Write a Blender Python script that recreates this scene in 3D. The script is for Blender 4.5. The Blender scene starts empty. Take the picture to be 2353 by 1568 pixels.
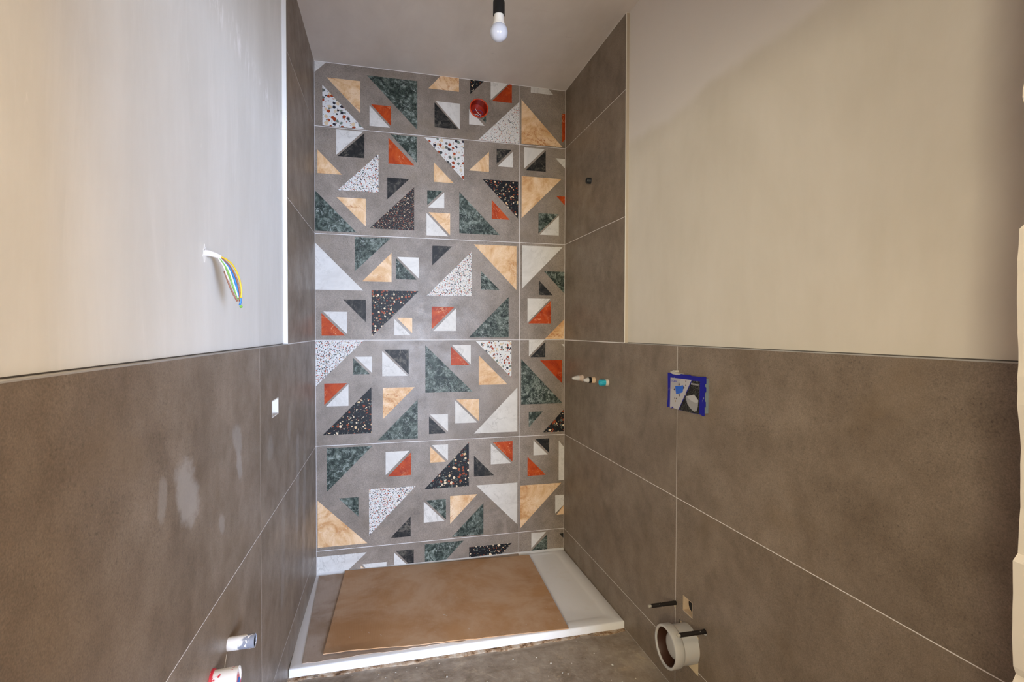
import bpy, bmesh, math, random
from mathutils import Vector, Matrix, noise as mnoise

random.seed(7)
S = bpy.context.scene
COL = S.collection
V = Vector

# ---------------------------------------------------------------- camera
cam_d = bpy.data.cameras.new('camera')
cam = bpy.data.objects.new('camera', cam_d)
COL.objects.link(cam)
cam_d.sensor_width = 36.0
cam_d.lens = 36.0 * 1210.66 / 2353.0
cam_d.clip_start = 0.02
cam.matrix_world = Matrix(((0.969218, 0.002565, -0.246191, 0.3426),
                           (-0.246195, 0.019005, -0.969034, -3.1471),
                           (0.002193, 0.999816, 0.019052, 1.4217),
                           (0, 0, 0, 1)))
S.camera = cam

# ---------------------------------------------------------------- light
S.view_settings.view_transform = 'Standard'
S.view_settings.look = 'None'
S.view_settings.gamma = 1.0
S.view_settings.exposure = 0.32
S.view_settings.use_curve_mapping = False
try:
    S.cycles.max_bounces = 14
    S.cycles.diffuse_bounces = 9
except Exception:
    pass

world = bpy.data.worlds.new('world')
S.world = world
world.use_nodes = True
bg = world.node_tree.nodes['Background']
bg.inputs[0].default_value = (1.0, 0.93, 0.84, 1)
bg.inputs[1].default_value = 0.1


def area(name, loc, rot, sx, sy, power, col, spread=180):
    d = bpy.data.lights.new(name, 'AREA')
    d.shape = 'RECTANGLE'
    d.size, d.size_y = sx, sy
    d.energy = power
    d.color = col
    d.spread = math.radians(spread)
    o = bpy.data.objects.new(name, d)
    o.location = loc
    o.rotation_euler = [math.radians(a) for a in rot]
    COL.objects.link(o)
    return o


# daylight through the tall window of the room behind the doorway
area('daylight_window', (1.97, -6.42, 1.20), (90, 0, 0), 2.15, 1.85, 790, (0.595, 0.725, 0.985))
# unseen warm fill lights added behind the doorway to lift the walls
area('warm_fill_near', (0.5, -3.5, 2.88), (0, 0, 0), 1.2, 0.7, 17, (1.0, 0.80, 0.50))
hl = area('warm_fill_far', (-0.25, -4.22, 1.50), (90, 0, 0), 1.3, 1.2, 36, (1.0, 0.93, 0.72), 88)
hl.rotation_euler = V((1.72, 3.75, -0.10)).to_track_quat('-Z', 'Y').to_euler()

# ---------------------------------------------------------------- node helpers


class Mat:
    def __init__(self, name, rough=0.5, spec=0.5):
        self.m = bpy.data.materials.new(name)
        self.m.use_nodes = True
        self.nt = self.m.node_tree
        self.b = self.nt.nodes['Principled BSDF']
        self.b.inputs['Roughness'].default_value = rough
        self.b.inputs['Specular IOR Level'].default_value = spec
        self._pos = None

    def n(self, t, **kw):
        x = self.nt.nodes.new(t)
        for k, v in kw.items():
            setattr(x, k, v)
        return x

    def link(self, a, b):
        self.nt.links.new(a, b)

    def put(self, sock, v):
        if hasattr(v, 'is_output'):
            self.link(v, sock)
        elif isinstance(v, (tuple, list)) and len(v) == 3 and sock.type == 'RGBA':
            sock.default_value = (*v, 1)
        else:
            sock.default_value = v

    def pos(self, rnd=True):
        if self._pos is None:
            g = self.n('ShaderNodeNewGeometry')
            if rnd:
                oi = self.n('ShaderNodeObjectInfo')
                mu = self.n('ShaderNodeMath', operation='MULTIPLY')
                self.link(oi.outputs['Random'], mu.inputs[0])
                mu.inputs[1].default_value = 37.0
                ad = self.n('ShaderNodeVectorMath', operation='ADD')
                self.link(g.outputs['Position'], ad.inputs[0])
                self.link(mu.outputs[0], ad.inputs[1])
                self._pos = ad.outputs[0]
            else:
                self._pos = g.outputs['Position']
        return self._pos

    def noise(self, scale, detail=4, rough=0.55, dist=0.0, vec=None, stretch=None, color=False):
        x = self.n('ShaderNodeTexNoise')
        x.inputs['Scale'].default_value = scale
        x.inputs['Detail'].default_value = detail
        x.inputs['Roughness'].default_value = rough
        x.inputs['Distortion'].default_value = dist
        v = vec if vec is not None else self.pos()
        if stretch:
            mp = self.n('ShaderNodeVectorMath', operation='MULTIPLY')
            self.link(v, mp.inputs[0])
            mp.inputs[1].default_value = stretch
            v = mp.outputs[0]
        self.link(v, x.inputs['Vector'])
        return x.outputs['Color'] if color else x.outputs[0]

    def ramp(self, fac, stops, interp='LINEAR'):
        x = self.n('ShaderNodeValToRGB')
        x.color_ramp.interpolation = interp
        el = x.color_ramp.elements
        while len(el) < len(stops):
            el.new(0.5)
        for e, (p, c) in zip(el, stops):
            e.position = p
            e.color = (*c, 1) if isinstance(c, (tuple, list)) else (c, c, c, 1)
        self.put(x.inputs[0], fac)
        return x.outputs[0]

    def math(self, op, a, b=0.0, clamp=False):
        x = self.n('ShaderNodeMath', operation=op)
        x.use_clamp = clamp
        self.put(x.inputs[0], a)
        self.put(x.inputs[1], b)
        return x.outputs[0]

    def mix(self, fac, a, b, mode='MIX'):
        x = self.n('ShaderNodeMix', data_type='RGBA', blend_type=mode)
        self.put(x.inputs[0], fac)
        self.put(x.inputs[6], a)
        self.put(x.inputs[7], b)
        return x.outputs[2]

    def sep(self, vec):
        x = self.n('ShaderNodeSeparateXYZ')
        self.link(vec, x.inputs[0])
        return x.outputs

    def step(self, v, lo, hi):
        x = self.n('ShaderNodeMapRange')
        x.interpolation_type = 'SMOOTHSTEP'
        self.put(x.inputs[0], v)
        x.inputs[1].default_value = lo
        x.inputs[2].default_value = hi
        return x.outputs[0]

    def vein(self, scale, width, detail=5, dist=1.0, rough=0.6):
        f = self.noise(scale, detail, rough, dist)
        a = self.math('ABSOLUTE', self.math('SUBTRACT', f, 0.5))
        return self.math('SUBTRACT', 1.0, self.step(a, 0.0, width))

    def bump(self, h, strength=0.2, dist=0.002):
        x = self.n('ShaderNodeBump')
        x.inputs['Strength'].default_value = strength
        x.inputs['Distance'].default_value = dist
        self.put(x.inputs['Height'], h)
        self.link(x.outputs[0], self.b.inputs['Normal'])

    def col(self, c):
        self.put(self.b.inputs['Base Color'], c)
        return self

    def rough(self, v):
        self.put(self.b.inputs['Roughness'], v)
        return self


def flat(name, c, rough=0.5, metal=0.0, spec=0.5):
    m = Mat(name, rough, spec)
    f = m.noise(18, 3)
    m.col(m.mix(m.math('MULTIPLY', f, 0.25), c, tuple(x * 0.8 for x in c)))
    m.b.inputs['Metallic'].default_value = metal
    return m.m


MT = {}


def tile_mat(name, dark, light, smears=False):
    m = Mat(name, 0.42, 0.36)
    a = m.noise(2.3, 7, 0.62, 0.6)
    b = m.noise(9.0, 6, 0.65)
    c = m.noise(150, 3, 0.7)
    f = m.math('ADD', m.math('MULTIPLY', a, 0.55), m.math('MULTIPLY', b, 0.45))
    base = m.ramp(f, [(0.34, tuple(x * 0.86 for x in dark)), (0.50, tuple((x + y) / 2 for x, y in zip(dark, light))), (0.64, tuple(x * 1.06 for x in light))])
    cl = m.step(m.noise(4.2, 4, 0.6), 0.42, 0.66)
    spk = m.mix(m.math('ADD', m.math('MULTIPLY', cl, 0.6), 0.4), (1.0, 1.0, 1.0), m.ramp(c, [(0.26, 0.48), (0.44, 0.98), (0.60, 1.0), (0.76, 1.30)]))
    base = m.mix(1.0, base, spk, 'MULTIPLY')
    gr = m.noise(330, 2, 0.6)
    ga = 0.30 if name.endswith('pattern') else 0.20
    base = m.mix(1.0, base, m.ramp(gr, [(0.30, 1 - ga), (0.50, 1.0), (0.70, 1 + ga)]), 'MULTIPLY')
    lc = m.step(m.noise(5.5, 7, 0.72, 1.0), 0.54, 0.70)
    base = m.mix(m.math('MULTIPLY', lc, 0.45 if name.endswith('pattern') else 0.22), base, tuple(x * 1.22 for x in light))
    hv = m.vein(7, 0.012, detail=7, dist=1.8, rough=0.7)
    hv = m.math('MULTIPLY', hv, m.step(m.noise(5, 3), 0.52, 0.64))
    base = m.mix(m.math('MULTIPLY', hv, 0.28), base, tuple(x * 1.35 for x in light))
    # a few yellowish worn clouds
    y = m.step(m.noise(3.1, 5, 0.6, 0.3, stretch=(1.0, 1.0, 1.3)), 0.52, 0.72)
    base = m.mix(m.math('MULTIPLY', y, 0.35), base, (dark[0] * 1.1, dark[1] * 1.02, dark[2] * 0.82))
    if smears:
        g = m.n('ShaderNodeNewGeometry').outputs['Position']
        s = m.sep(g)
        tot = None
        wob = m.math('MULTIPLY', m.math('SUBTRACT', m.noise(16, 6, 0.65, vec=g, stretch=(1, 0.6, 1)), 0.5), 3.2)
        for (y0, z0, ry, rz, tilt, amt) in ((-1.935, 1.085, .060, .085, -.25, .60), (-1.57, 1.125, .050, .050, -.4, .42),
                                            (-1.555, 1.050, .028, .055, -.3, .48), (-1.715, .945, .024, .030, -.3, .38),
                                            (-2.06, 1.11, .022, .040, .1, .36), (-1.16, 1.01, .05, .045, 0, .25),
                                            (-.80, 1.03, .04, .09, 0, .3), (-.62, .72, .05, .30, .1, .3),
                                            (-.42, .60, .05, .40, .1, .25), (-.95, .55, .04, .25, .1, .18)):
            dz = m.math('SUBTRACT', s[2], z0)
            dy = m.math('SUBTRACT', m.math('SUBTRACT', s[1], y0), m.math('MULTIPLY', dz, tilt))
            q = m.math('ADD', m.math('POWER', m.math('ABSOLUTE', m.math('DIVIDE', dy, ry)), 2.0),
                       m.math('POWER', m.math('ABSOLUTE', m.math('DIVIDE', dz, rz)), 2.0))
            q = m.math('ADD', q, wob)
            k = m.math('MULTIPLY', m.math('SUBTRACT', 1.0, m.step(q, 0.35, 1.20)), amt)
            tot = k if tot is None else m.math('MAXIMUM', tot, k)
        base = m.mix(tot, base, (0.40, 0.38, 0.36))
    m.col(base)
    m.rough(m.ramp(b, [(0.3, 0.50), (0.7, 0.36)]))
    m.bump(c, 0.10, 0.0006)
    return m.m


MT['tile'] = tile_mat('taupe_tile', (0.164, 0.122, 0.087), (0.244, 0.192, 0.147))
MT['tile_left'] = tile_mat('taupe_tile_dusty', (0.164, 0.122, 0.087), (0.244, 0.192, 0.147), True)
MT['tile_back'] = tile_mat('taupe_tile_pattern', (0.180, 0.141, 0.108), (0.278, 0.227, 0.183))
MT['grout'] = flat('white_grout', (0.76, 0.72, 0.69), 0.8)
MT['trim'] = flat('pale_trim', (0.74, 0.72, 0.68), 0.5)
MT['gap'] = flat('dark_joint', (0.17, 0.15, 0.13), 0.8)
MT['adhesive'] = flat('tile_adhesive', (0.62, 0.50, 0.33), 0.9)
MT['core'] = flat('wall_core', (0.55, 0.48, 0.40), 0.9)


def plaster_mat(name, kind):
    m = Mat(name, 0.75, 0.25)
    a = m.noise(1.1, 6, 0.6, 0.4)
    b = m.noise(5.5, 6, 0.65, 0.3, stretch=(1, 1, 0.25) if kind != 'ceiling' else (1, 0.4, 1))
    c1, c2 = (0.73, 0.715, 0.675), (0.79, 0.78, 0.75)
    if kind == 'right':
        c1, c2 = (0.625, 0.565, 0.475), (0.675, 0.62, 0.545)
    if kind == 'ceiling':
        c1, c2 = (0.68, 0.62, 0.56), (0.745, 0.69, 0.635)
    wb_ = 0.22 if kind == 'right' else 0.42
    base = m.ramp(m.math('ADD', m.math('MULTIPLY', a, 1 - wb_), m.math('MULTIPLY', b, wb_)), [(0.36, tuple(x * 0.94 for x in c1)), (0.64, tuple(x * 1.04 for x in c2))])
    g = m.n('ShaderNodeNewGeometry').outputs['Position']
    s = m.sep(g)
    wob = m.math('MULTIPLY', m.math('SUBTRACT', m.noise(3.0, 5, vec=g), 0.5), 0.10)
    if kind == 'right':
        # paler and pinker above a wavy line below the ceiling
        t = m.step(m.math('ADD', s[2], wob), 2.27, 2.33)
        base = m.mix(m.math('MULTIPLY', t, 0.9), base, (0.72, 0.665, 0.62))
    if kind == 'left':
        t = m.math('ADD', m.math('SUBTRACT', s[2], 2.25), m.math('MULTIPLY', wob, 0.8))
        band = m.math('SUBTRACT', 1.0, m.step(m.math('ABSOLUTE', t), 0.0, 0.07))
        br = m.step(m.noise(26, 6, 0.7, 0.6, vec=g, stretch=(1, 1, 0.35)), 0.48, 0.66)
        base = m.mix(m.math('MULTIPLY', m.math('MULTIPLY', band, br), 0.95), base, (0.92, 0.91, 0.90))
        st = m.step(m.noise(9, 6, 0.7, 0.5, vec=g, stretch=(1, 1, 0.16)), 0.50, 0.70)
        base = m.mix(m.math('MULTIPLY', st, 0.35), base, (0.86, 0.84, 0.81))
        fl = m.step(m.noise(60, 3, 0.6, 0.2, vec=g, stretch=(1, 1, 0.22)), 0.71, 0.76)
        base = m.mix(m.math('MULTIPLY', fl, 0.6), base, (0.85, 0.83, 0.80))
    if kind == 'ceiling':
        sc = m.step(m.noise(7.0, 6, 0.7, 0.5, stretch=(0.4, 2.2, 1)), 0.60, 0.74)
        base = m.mix(m.math('MULTIPLY', sc, 0.5), base, (0.68, 0.61, 0.54))
        dk = m.step(m.noise(23, 4, 0.6, stretch=(0.5, 1.2, 1)), 0.70, 0.78)
        base = m.mix(m.math('MULTIPLY', dk, 0.4), base, (0.33, 0.29, 0.27))
    m.col(base)
    m.bump(m.math('ADD', b, m.math('MULTIPLY', m.noise(35, 4), 0.25)), 0.15, 0.004)
    return m.m


MT['plaster_left'] = plaster_mat('plaster_left', 'left')
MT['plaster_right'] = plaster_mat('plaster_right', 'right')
MT['plaster'] = plaster_mat('plaster_plain', 'plain')
MT['ceiling'] = plaster_mat('plaster_ceiling', 'ceiling')


def floor_mat():
    m = Mat('screed', 0.85, 0.2)
    a = m.noise(4.5, 7, 0.65, 0.5)
    b = m.noise(17, 6, 0.65)
    f = m.math('ADD', m.math('MULTIPLY', a, 0.6), m.math('MULTIPLY', b, 0.4))
    base = m.ramp(f, [(0.36, (0.175, 0.135, 0.095)), (0.46, (0.275, 0.22, 0.17)), (0.58, (0.36, 0.30, 0.24)), (0.70, (0.47, 0.40, 0.31))])
    t = m.step(m.noise(9, 5, 0.7, 0.8), 0.58, 0.70)
    base = m.mix(m.math('MULTIPLY', t, 0.65), base, (0.50, 0.40, 0.29))
    t2 = m.step(m.noise(26, 5, 0.7, 0.6), 0.55, 0.68)
    base = m.mix(m.math('MULTIPLY', t2, 0.45), base, (0.46, 0.39, 0.30))
    w_ = m.step(m.noise(70, 3, 0.6), 0.72, 0.76)
    base = m.mix(m.math('MULTIPLY', w_, 0.7), base, (0.66, 0.61, 0.53))
    d = m.step(m.noise(40, 3, 0.6), 0.70, 0.76)
    base = m.mix(m.math('MULTIPLY', d, 0.6), base, (0.10, 0.085, 0.07))
    m.col(base)
    m.bump(m.math('ADD', b, m.math('MULTIPLY', m.noise(90, 3), 0.3)), 0.5, 0.006)
    return m.m


MT['floor'] = floor_mat()


def marble(name, stops, veins, rough=0.47, scale=9, dist=1.2):
    m = Mat(name, rough, 0.22)
    f = m.noise(scale, 8, 0.72, dist)
    base = m.ramp(f, stops)
    for sc, w, amt, c, d in veins:
        v = m.vein(sc, w, dist=d)
        br = m.step(m.noise(sc * 0.9, 3), 0.42, 0.62)
        base = m.mix(m.math('MULTIPLY', m.math('MULTIPLY', v, br), amt), base, c)
    m.col(base)
    return m.m


MT['W'] = marble('white_marble', [(0.35, (0.545, 0.51, 0.465)), (0.6, (0.635, 0.60, 0.55))],
                 [(5, 0.02, 0.45, (0.30, 0.27, 0.235), 1.5), (14, 0.03, 0.28, (0.34, 0.31, 0.27), 1.0)], scale=6)
MT['K'] = marble('dark_marble', [(0.36, (0.006, 0.006, 0.006)), (0.50, (0.018, 0.016, 0.014)), (0.57, (0.045, 0.040, 0.032)), (0.68, (0.13, 0.115, 0.088))],
                 [(9, 0.015, 0.6, (0.22, 0.185, 0.14), 1.5)], scale=14, dist=1.8)
MT['G'] = marble('green_marble', [(0.35, (0.006, 0.010, 0.007)), (0.46, (0.024, 0.034, 0.025)), (0.53, (0.066, 0.082, 0.064)), (0.60, (0.16, 0.185, 0.155)), (0.72, (0.36, 0.39, 0.34))],
                 [(14, 0.013, 0.85, (0.46, 0.49, 0.44), 1.6), (33, 0.016, 0.7, (0.38, 0.41, 0.36), 1.2), (8, 0.030, 0.7, (0.008, 0.011, 0.008), 1.5)], scale=21, dist=1.3)
MT['O'] = marble('orange_marble', [(0.35, (0.26, 0.021, 0.001)), (0.55, (0.41, 0.050, 0.003)), (0.7, (0.49, 0.088, 0.009))],
                 [(10, 0.007, 0.85, (0.85, 0.48, 0.24), 0.8), (26, 0.007, 0.5, (0.68, 0.30, 0.10), 1.0)], scale=9)
MT['T'] = marble('tan_marble', [(0.34, (0.47, 0.225, 0.080)), (0.45, (0.62, 0.375, 0.185)), (0.57, (0.73, 0.51, 0.31)), (0.70, (0.78, 0.61, 0.43))],
                 [(5, 0.010, 0.9, (0.36, 0.105, 0.018), 1.2), (11, 0.012, 0.5, (0.80, 0.67, 0.52), 1.5), (14, 0.009, 0.6, (0.42, 0.17, 0.045), 1.0)], scale=6)


def terrazzo(name, base_c, cols, layers):
    m = Mat(name, 0.47, 0.22)
    base = base_c
    out = None
    warp = m.noise(75, 2, 0.5, color=True)
    sub = m.n('ShaderNodeVectorMath', operation='SUBTRACT')
    m.link(warp, sub.inputs[0])
    sub.inputs[1].default_value = (0.5, 0.5, 0.5)
    for (scale, thr, keep, seed) in layers:
        sc = m.n('ShaderNodeVectorMath', operation='SCALE')
        m.link(sub.outputs[0], sc.inputs[0])
        sc.inputs['Scale'].default_value = 0.55 / scale
        ad = m.n('ShaderNodeVectorMath', operation='ADD')
        m.link(m.pos(), ad.inputs[0])
        m.link(sc.outputs[0], ad.inputs[1])
        ad2 = m.n('ShaderNodeVectorMath', operation='ADD')
        m.link(ad.outputs[0], ad2.inputs[0])
        ad2.inputs[1].default_value = (seed, seed * 2.3, seed * 1.7)
        vo = m.n('ShaderNodeTexVoronoi')
        vo.inputs['Scale'].default_value = scale
        vo.inputs['Randomness'].default_value = 0.95
        m.link(ad2.outputs[0], vo.inputs['Vector'])
        cs = m.n('ShaderNodeSeparateColor')
        m.link(vo.outputs['Color'], cs.inputs[0])
        r = m.math('MULTIPLY', m.math('ADD', m.math('MULTIPLY', cs.outputs[1], 0.75), 0.35), thr)
        on = m.math('MULTIPLY', m.math('LESS_THAN', vo.outputs['Distance'], r), m.math('LESS_THAN', cs.outputs[2], keep))
        c = m.ramp(cs.outputs[0], [(i / len(cols), k) for i, k in enumerate(cols)], 'CONSTANT')
        out = m.mix(on, out if out is not None else base, c)
    m.col(out)
    return m.m


_chips = [(0.33, 0.048, 0.010), (0.045, 0.045, 0.044), (0.15, 0.175, 0.14), (0.60, 0.45, 0.29), (0.024, 0.021, 0.030), (0.26, 0.040, 0.010), (0.11, 0.115, 0.10), (0.56, 0.46, 0.34)]
MT['L'] = terrazzo('white_terrazzo_coarse', (0.64, 0.62, 0.59), _chips, [(110, 0.42, 0.70, 3.1), (48, 0.50, 0.97, 9.7)])
MT['F'] = terrazzo('white_terrazzo_fine', (0.62, 0.595, 0.56), _chips, [(250, 0.46, 0.75, 2.2), (125, 0.44, 0.92, 5.3)])
_chk = [(0.60, 0.42, 0.23), (0.30, 0.055, 0.014), (0.06, 0.072, 0.06), (0.68, 0.54, 0.36), (0.25, 0.050, 0.014), (0.09, 0.10, 0.085)]
MT['B'] = terrazzo('black_terrazzo_coarse', (0.007, 0.007, 0.008), _chk, [(125, 0.38, 0.60, 1.4), (56, 0.46, 0.93, 7.9)])
MT['R'] = terrazzo('black_terrazzo_fine', (0.010, 0.008, 0.009), _chk, [(240, 0.44, 0.80, 4.4), (130, 0.43, 0.86, 6.1)])

# ---------------------------------------------------------------- object helpers


def link_obj(name, me, mat=None, parent=None, **props):
    """recentre the mesh on its own bounding box and link it as one object"""
    xs = [v.co for v in me.vertices]
    lo = V((min(c.x for c in xs), min(c.y for c in xs), min(c.z for c in xs)))
    hi = V((max(c.x for c in xs), max(c.y for c in xs), max(c.z for c in xs)))
    c = (lo + hi) / 2
    if parent is None:
        c.z = lo.z
    me.transform(Matrix.Translation(-c))
    me.update()
    o = bpy.data.objects.new(name, me)
    COL.objects.link(o)
    if mat:
        me.materials.append(mat)
    o.location = c
    if parent is not None:
        w = wloc(parent)
        o.parent = parent
        o.location = c - w
    for k, v in props.items():
        o[k] = v
    return o


def wloc(o):
    l = o.location.copy()
    while o.parent:
        o = o.parent
        l += o.location
    return l


def struct(o):
    o['kind'] = 'structure'
    return o


def thing(name, loc, label, cat, group=None):
    o = bpy.data.objects.new(name, None)
    o.empty_display_size = 0.05
    o.location = loc
    COL.objects.link(o)
    o['label'] = label
    o['category'] = cat
    if group:
        o['group'] = group
    return o


def mesh(name, verts, faces, smooth=False):
    me = bpy.data.meshes.new(name)
    me.from_pydata([tuple(v) for v in verts], [], faces)
    bm = bmesh.new()
    bm.from_mesh(me)
    bmesh.ops.recalc_face_normals(bm, faces=bm.faces)
    bm.to_mesh(me)
    bm.free()
    if smooth:
        for p in me.polygons:
            p.use_smooth = True
    return me


def prism(name, poly, fn, d0, d1):
    """poly of (u, v), mapped by fn(u, v, d), extruded from depth d0 to d1"""
    n = len(poly)
    vs = [fn(u, v, d0) for u, v in poly] + [fn(u, v, d1) for u, v in poly]
    fs = [list(range(n)), list(range(2 * n - 1, n - 1, -1))]
    fs += [[i, (i + 1) % n, n + (i + 1) % n, n + i] for i in range(n)]
    return mesh(name, vs, fs)


def box(name, a, b):
    (x0, y0, z0), (x1, y1, z1) = a, b
    return prism(name, [(x0, y0), (x1, y0), (x1, y1), (x0, y1)], lambda u, v, d: (u, v, d), z0, z1)


def rect(u0, u1, v0, v1):
    return [(u0, v0), (u1, v0), (u1, v1), (u0, v1)]


def circ(cu, cv, r, n=40):
    return [(cu + r * math.cos(2 * math.pi * i / n), cv + r * math.sin(2 * math.pi * i / n)) for i in range(n)]


def cut(o, cutters):
    """boolean the given cutter meshes (world space) out of object o"""
    bpy.context.view_layer.update()
    tmp = []
    for me in cutters:
        k = bpy.data.objects.new('cutter', me)
        COL.objects.link(k)
        md = o.modifiers.new('b', 'BOOLEAN')
        md.operation = 'DIFFERENCE'
        md.solver = 'EXACT'
        md.object = k
        tmp.append(k)
    dg = bpy.context.evaluated_depsgraph_get()
    dg.update()
    new = bpy.data.meshes.new_from_object(o.evaluated_get(dg))
    o.modifiers.clear()
    mats = [s for s in o.data.materials]
    o.data = new
    if not new.materials:
        for s in mats:
            new.materials.append(s)
    for k in tmp:
        bpy.data.objects.remove(k)


def lathe(name, prof, origin, axis, seg=40, smooth=True, closed=False):
    """prof: list of (t along axis, radius)"""
    ax = V(axis).normalized()
    h = V((0, 0, 1)) if abs(ax.z) < 0.9 else V((1, 0, 0))
    e1 = ax.cross(h).normalized()
    e2 = ax.cross(e1)
    o = V(origin)
    vs, fs = [], []
    for t, r in prof:
        for i in range(seg):
            a = 2 * math.pi * i / seg
            vs.append(o + ax * t + e1 * (r * math.cos(a)) + e2 * (r * math.sin(a)))
    m = len(prof)
    rng = m if closed else m - 1
    for k in range(rng):
        k2 = (k + 1) % m
        for i in range(seg):
            j = (i + 1) % seg
            fs.append([k * seg + i, k * seg + j, k2 * seg + j, k2 * seg + i])
    if not closed:
        fs.append(list(range(seg)))
        fs.append([(m - 1) * seg + i for i in range(seg)])
    me = mesh(name, vs, fs, smooth)
    if smooth:
        bm = bmesh.new()
        bm.from_mesh(me)
        for e in bm.edges:
            if len(e.link_faces) == 2 and e.calc_face_angle(0) > math.radians(38):
                e.smooth = False
        bm.to_mesh(me)
        bm.free()
    return me


def catmull(pts, n=8):
    P = [V(p) for p in pts]
    P = [P[0] * 2 - P[1]] + P + [P[-1] * 2 - P[-2]]
    out = []
    for i in range(1, len(P) - 2):
        for k in range(n):
            t = k / n
            a, b, c, d = P[i - 1], P[i], P[i + 1], P[i + 2]
            out.append(0.5 * ((2 * b) + (c - a) * t + (2 * a - 5 * b + 4 * c - d) * t * t + (3 * b - a - 3 * c + d) * t ** 3))
    out.append(P[-2])
    return out


def tube(name, pts, r, seg=8, n=6):
    C = catmull(pts, n) if n else [V(p) for p in pts]
    vs, fs = [], []
    up = V((0.31, 0.2, 0.93))
    for i, c in enumerate(C):
        t = (C[min(i + 1, len(C) - 1)] - C[max(i - 1, 0)]).normalized()
        e1 = t.cross(up).normalized()
        e2 = t.cross(e1)
        rr = r(i / (len(C) - 1)) if callable(r) else r
        for k in range(seg):
            a = 2 * math.pi * k / seg
            vs.append(c + e1 * (rr * math.cos(a)) + e2 * (rr * math.sin(a)))
    for i in range(len(C) - 1):
        for k in range(seg):
            j = (k + 1) % seg
            fs.append([i * seg + k, i * seg + j, (i + 1) * seg + j, (i + 1) * seg + k])
    fs.append(list(range(seg)))
    fs.append([(len(C) - 1) * seg + k for k in range(seg)])
    return mesh(name, vs, fs, True)


# ---------------------------------------------------------------- room frame
W = 1.4851          # width of the shower end
CEIL = 2.928
ZR = 1.367          # joint at the top of the dado
TR = 0.60           # tile height
PL = 0.016          # tiles stand this far in front of the plaster


def fb(u, v, d):    # back wall: u = x, v = z, d into the room
    return (u, -d, v)


def fl(u, v, d):    # left wall: u = y, v = z
    return (0.0202 * u + d, u, v)


def fr(u, v, d):    # right wall
    return (W + 0.0042 * u - d, u, v)

YF = -2.60          # inner face of the front wall
YH = -6.40          # far end of the room behind

# cut-outs
JB = (0.933, 2.760, 0.055)                       # junction box in the back wall (x, z, r)
LB = rect(-1.133, -1.022, 1.110, 1.172)          # recessed box in the left wall
SQ = rect(-1.424, -1.357, 0.345, 0.406)          # square opening in the right wall
WP = rect(-1.463, -1.334, 0.150, 0.297)          # cut-out round the waste pipe

# ---------------------------------------------------------------- floor and ceiling


def grid(name, x0, x1, y0, y1, nx, ny, zf):
    vs = [(x0 + (x1 - x0) * i / nx, y0 + (y1 - y0) * j / ny, 0) for j in range(ny + 1) for i in range(nx + 1)]
    vs = [(x, y, zf(x, y)) for x, y, _ in vs]
    fs = [[j * (nx + 1) + i, j * (nx + 1) + i + 1, (j + 1) * (nx + 1) + i + 1, (j + 1) * (nx + 1) + i] for j in range(ny) for i in range(nx)]
    return mesh(name, vs, fs, True)


def floor_z(x, y):
    if y > -0.862 or y < -2.4:
        return -0.006 if y > -0.862 else 0.0
    n = mnoise.fractal(V((x * 7, y * 7, 0.3)), 1.0, 2.0, 5)
    edge = max(0.0, 1 - abs(y + 0.885) / 0.035)
    return 0.0025 * n - 0.012 * edge * (0.5 + 0.5 * mnoise.noise(V((x * 9, 1.7, 0)))) - 0.002


fm = box('floor', (-1.4, YH - .1, -0.12), (3.2, 0.12, -0.014))
floor = struct(link_obj('floor', fm, MT['floor']))
sc = grid('screed', -0.10, 1.55, -2.75, 0.0, 150, 250, floor_z)
link_obj('screed', sc, MT['floor'], floor)

ceiling = struct(link_obj('ceiling', box('ceiling', (-1.4, YH - .1, CEIL), (3.2, 0.15, CEIL + 0.1)), MT['ceiling']))

# ---------------------------------------------------------------- back wall
wall_back = struct(link_obj('wall_back', prism('wall_back', rect(-0.2, W + 0.2, -0.006, CEIL), fb, -0.16, -0.020), MT['core']))
cut(wall_back, [prism('c', circ(*JB), fb, -0.066, 0.05)])
gb = link_obj('grout', prism('grout', rect(-0.002, W + 0.002, 0.0, CEIL), fb, -0.020, -0.0004), MT['grout'], wall_back)
cut(gb, [prism('c', circ(*JB), fb, -0.1, 0.05)])
XT = [0.0, 1.1891, W]
ZT = [0.0] + [ZR + TR * k for k in (-2, -1, 0, 1, 2)] + [CEIL]
J = 0.0014
btile = {}
for ci in range(2):
    for ri in range(6):
        z0 = ZT[ri] + (J if ri else 0.036)
        z1 = ZT[ri + 1] - (J if ri < 5 else 0.003)
        t = link_obj('tile', prism('tile', rect(XT[ci] + J, XT[ci + 1] - J, z0, z1), fb, -0.010, 0.0), MT['tile_back'], wall_back)
        btile[ci, ri] = t
cut(btile[0, 5], [prism('c', circ(*JB), fb, -0.1, 0.05)])

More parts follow.
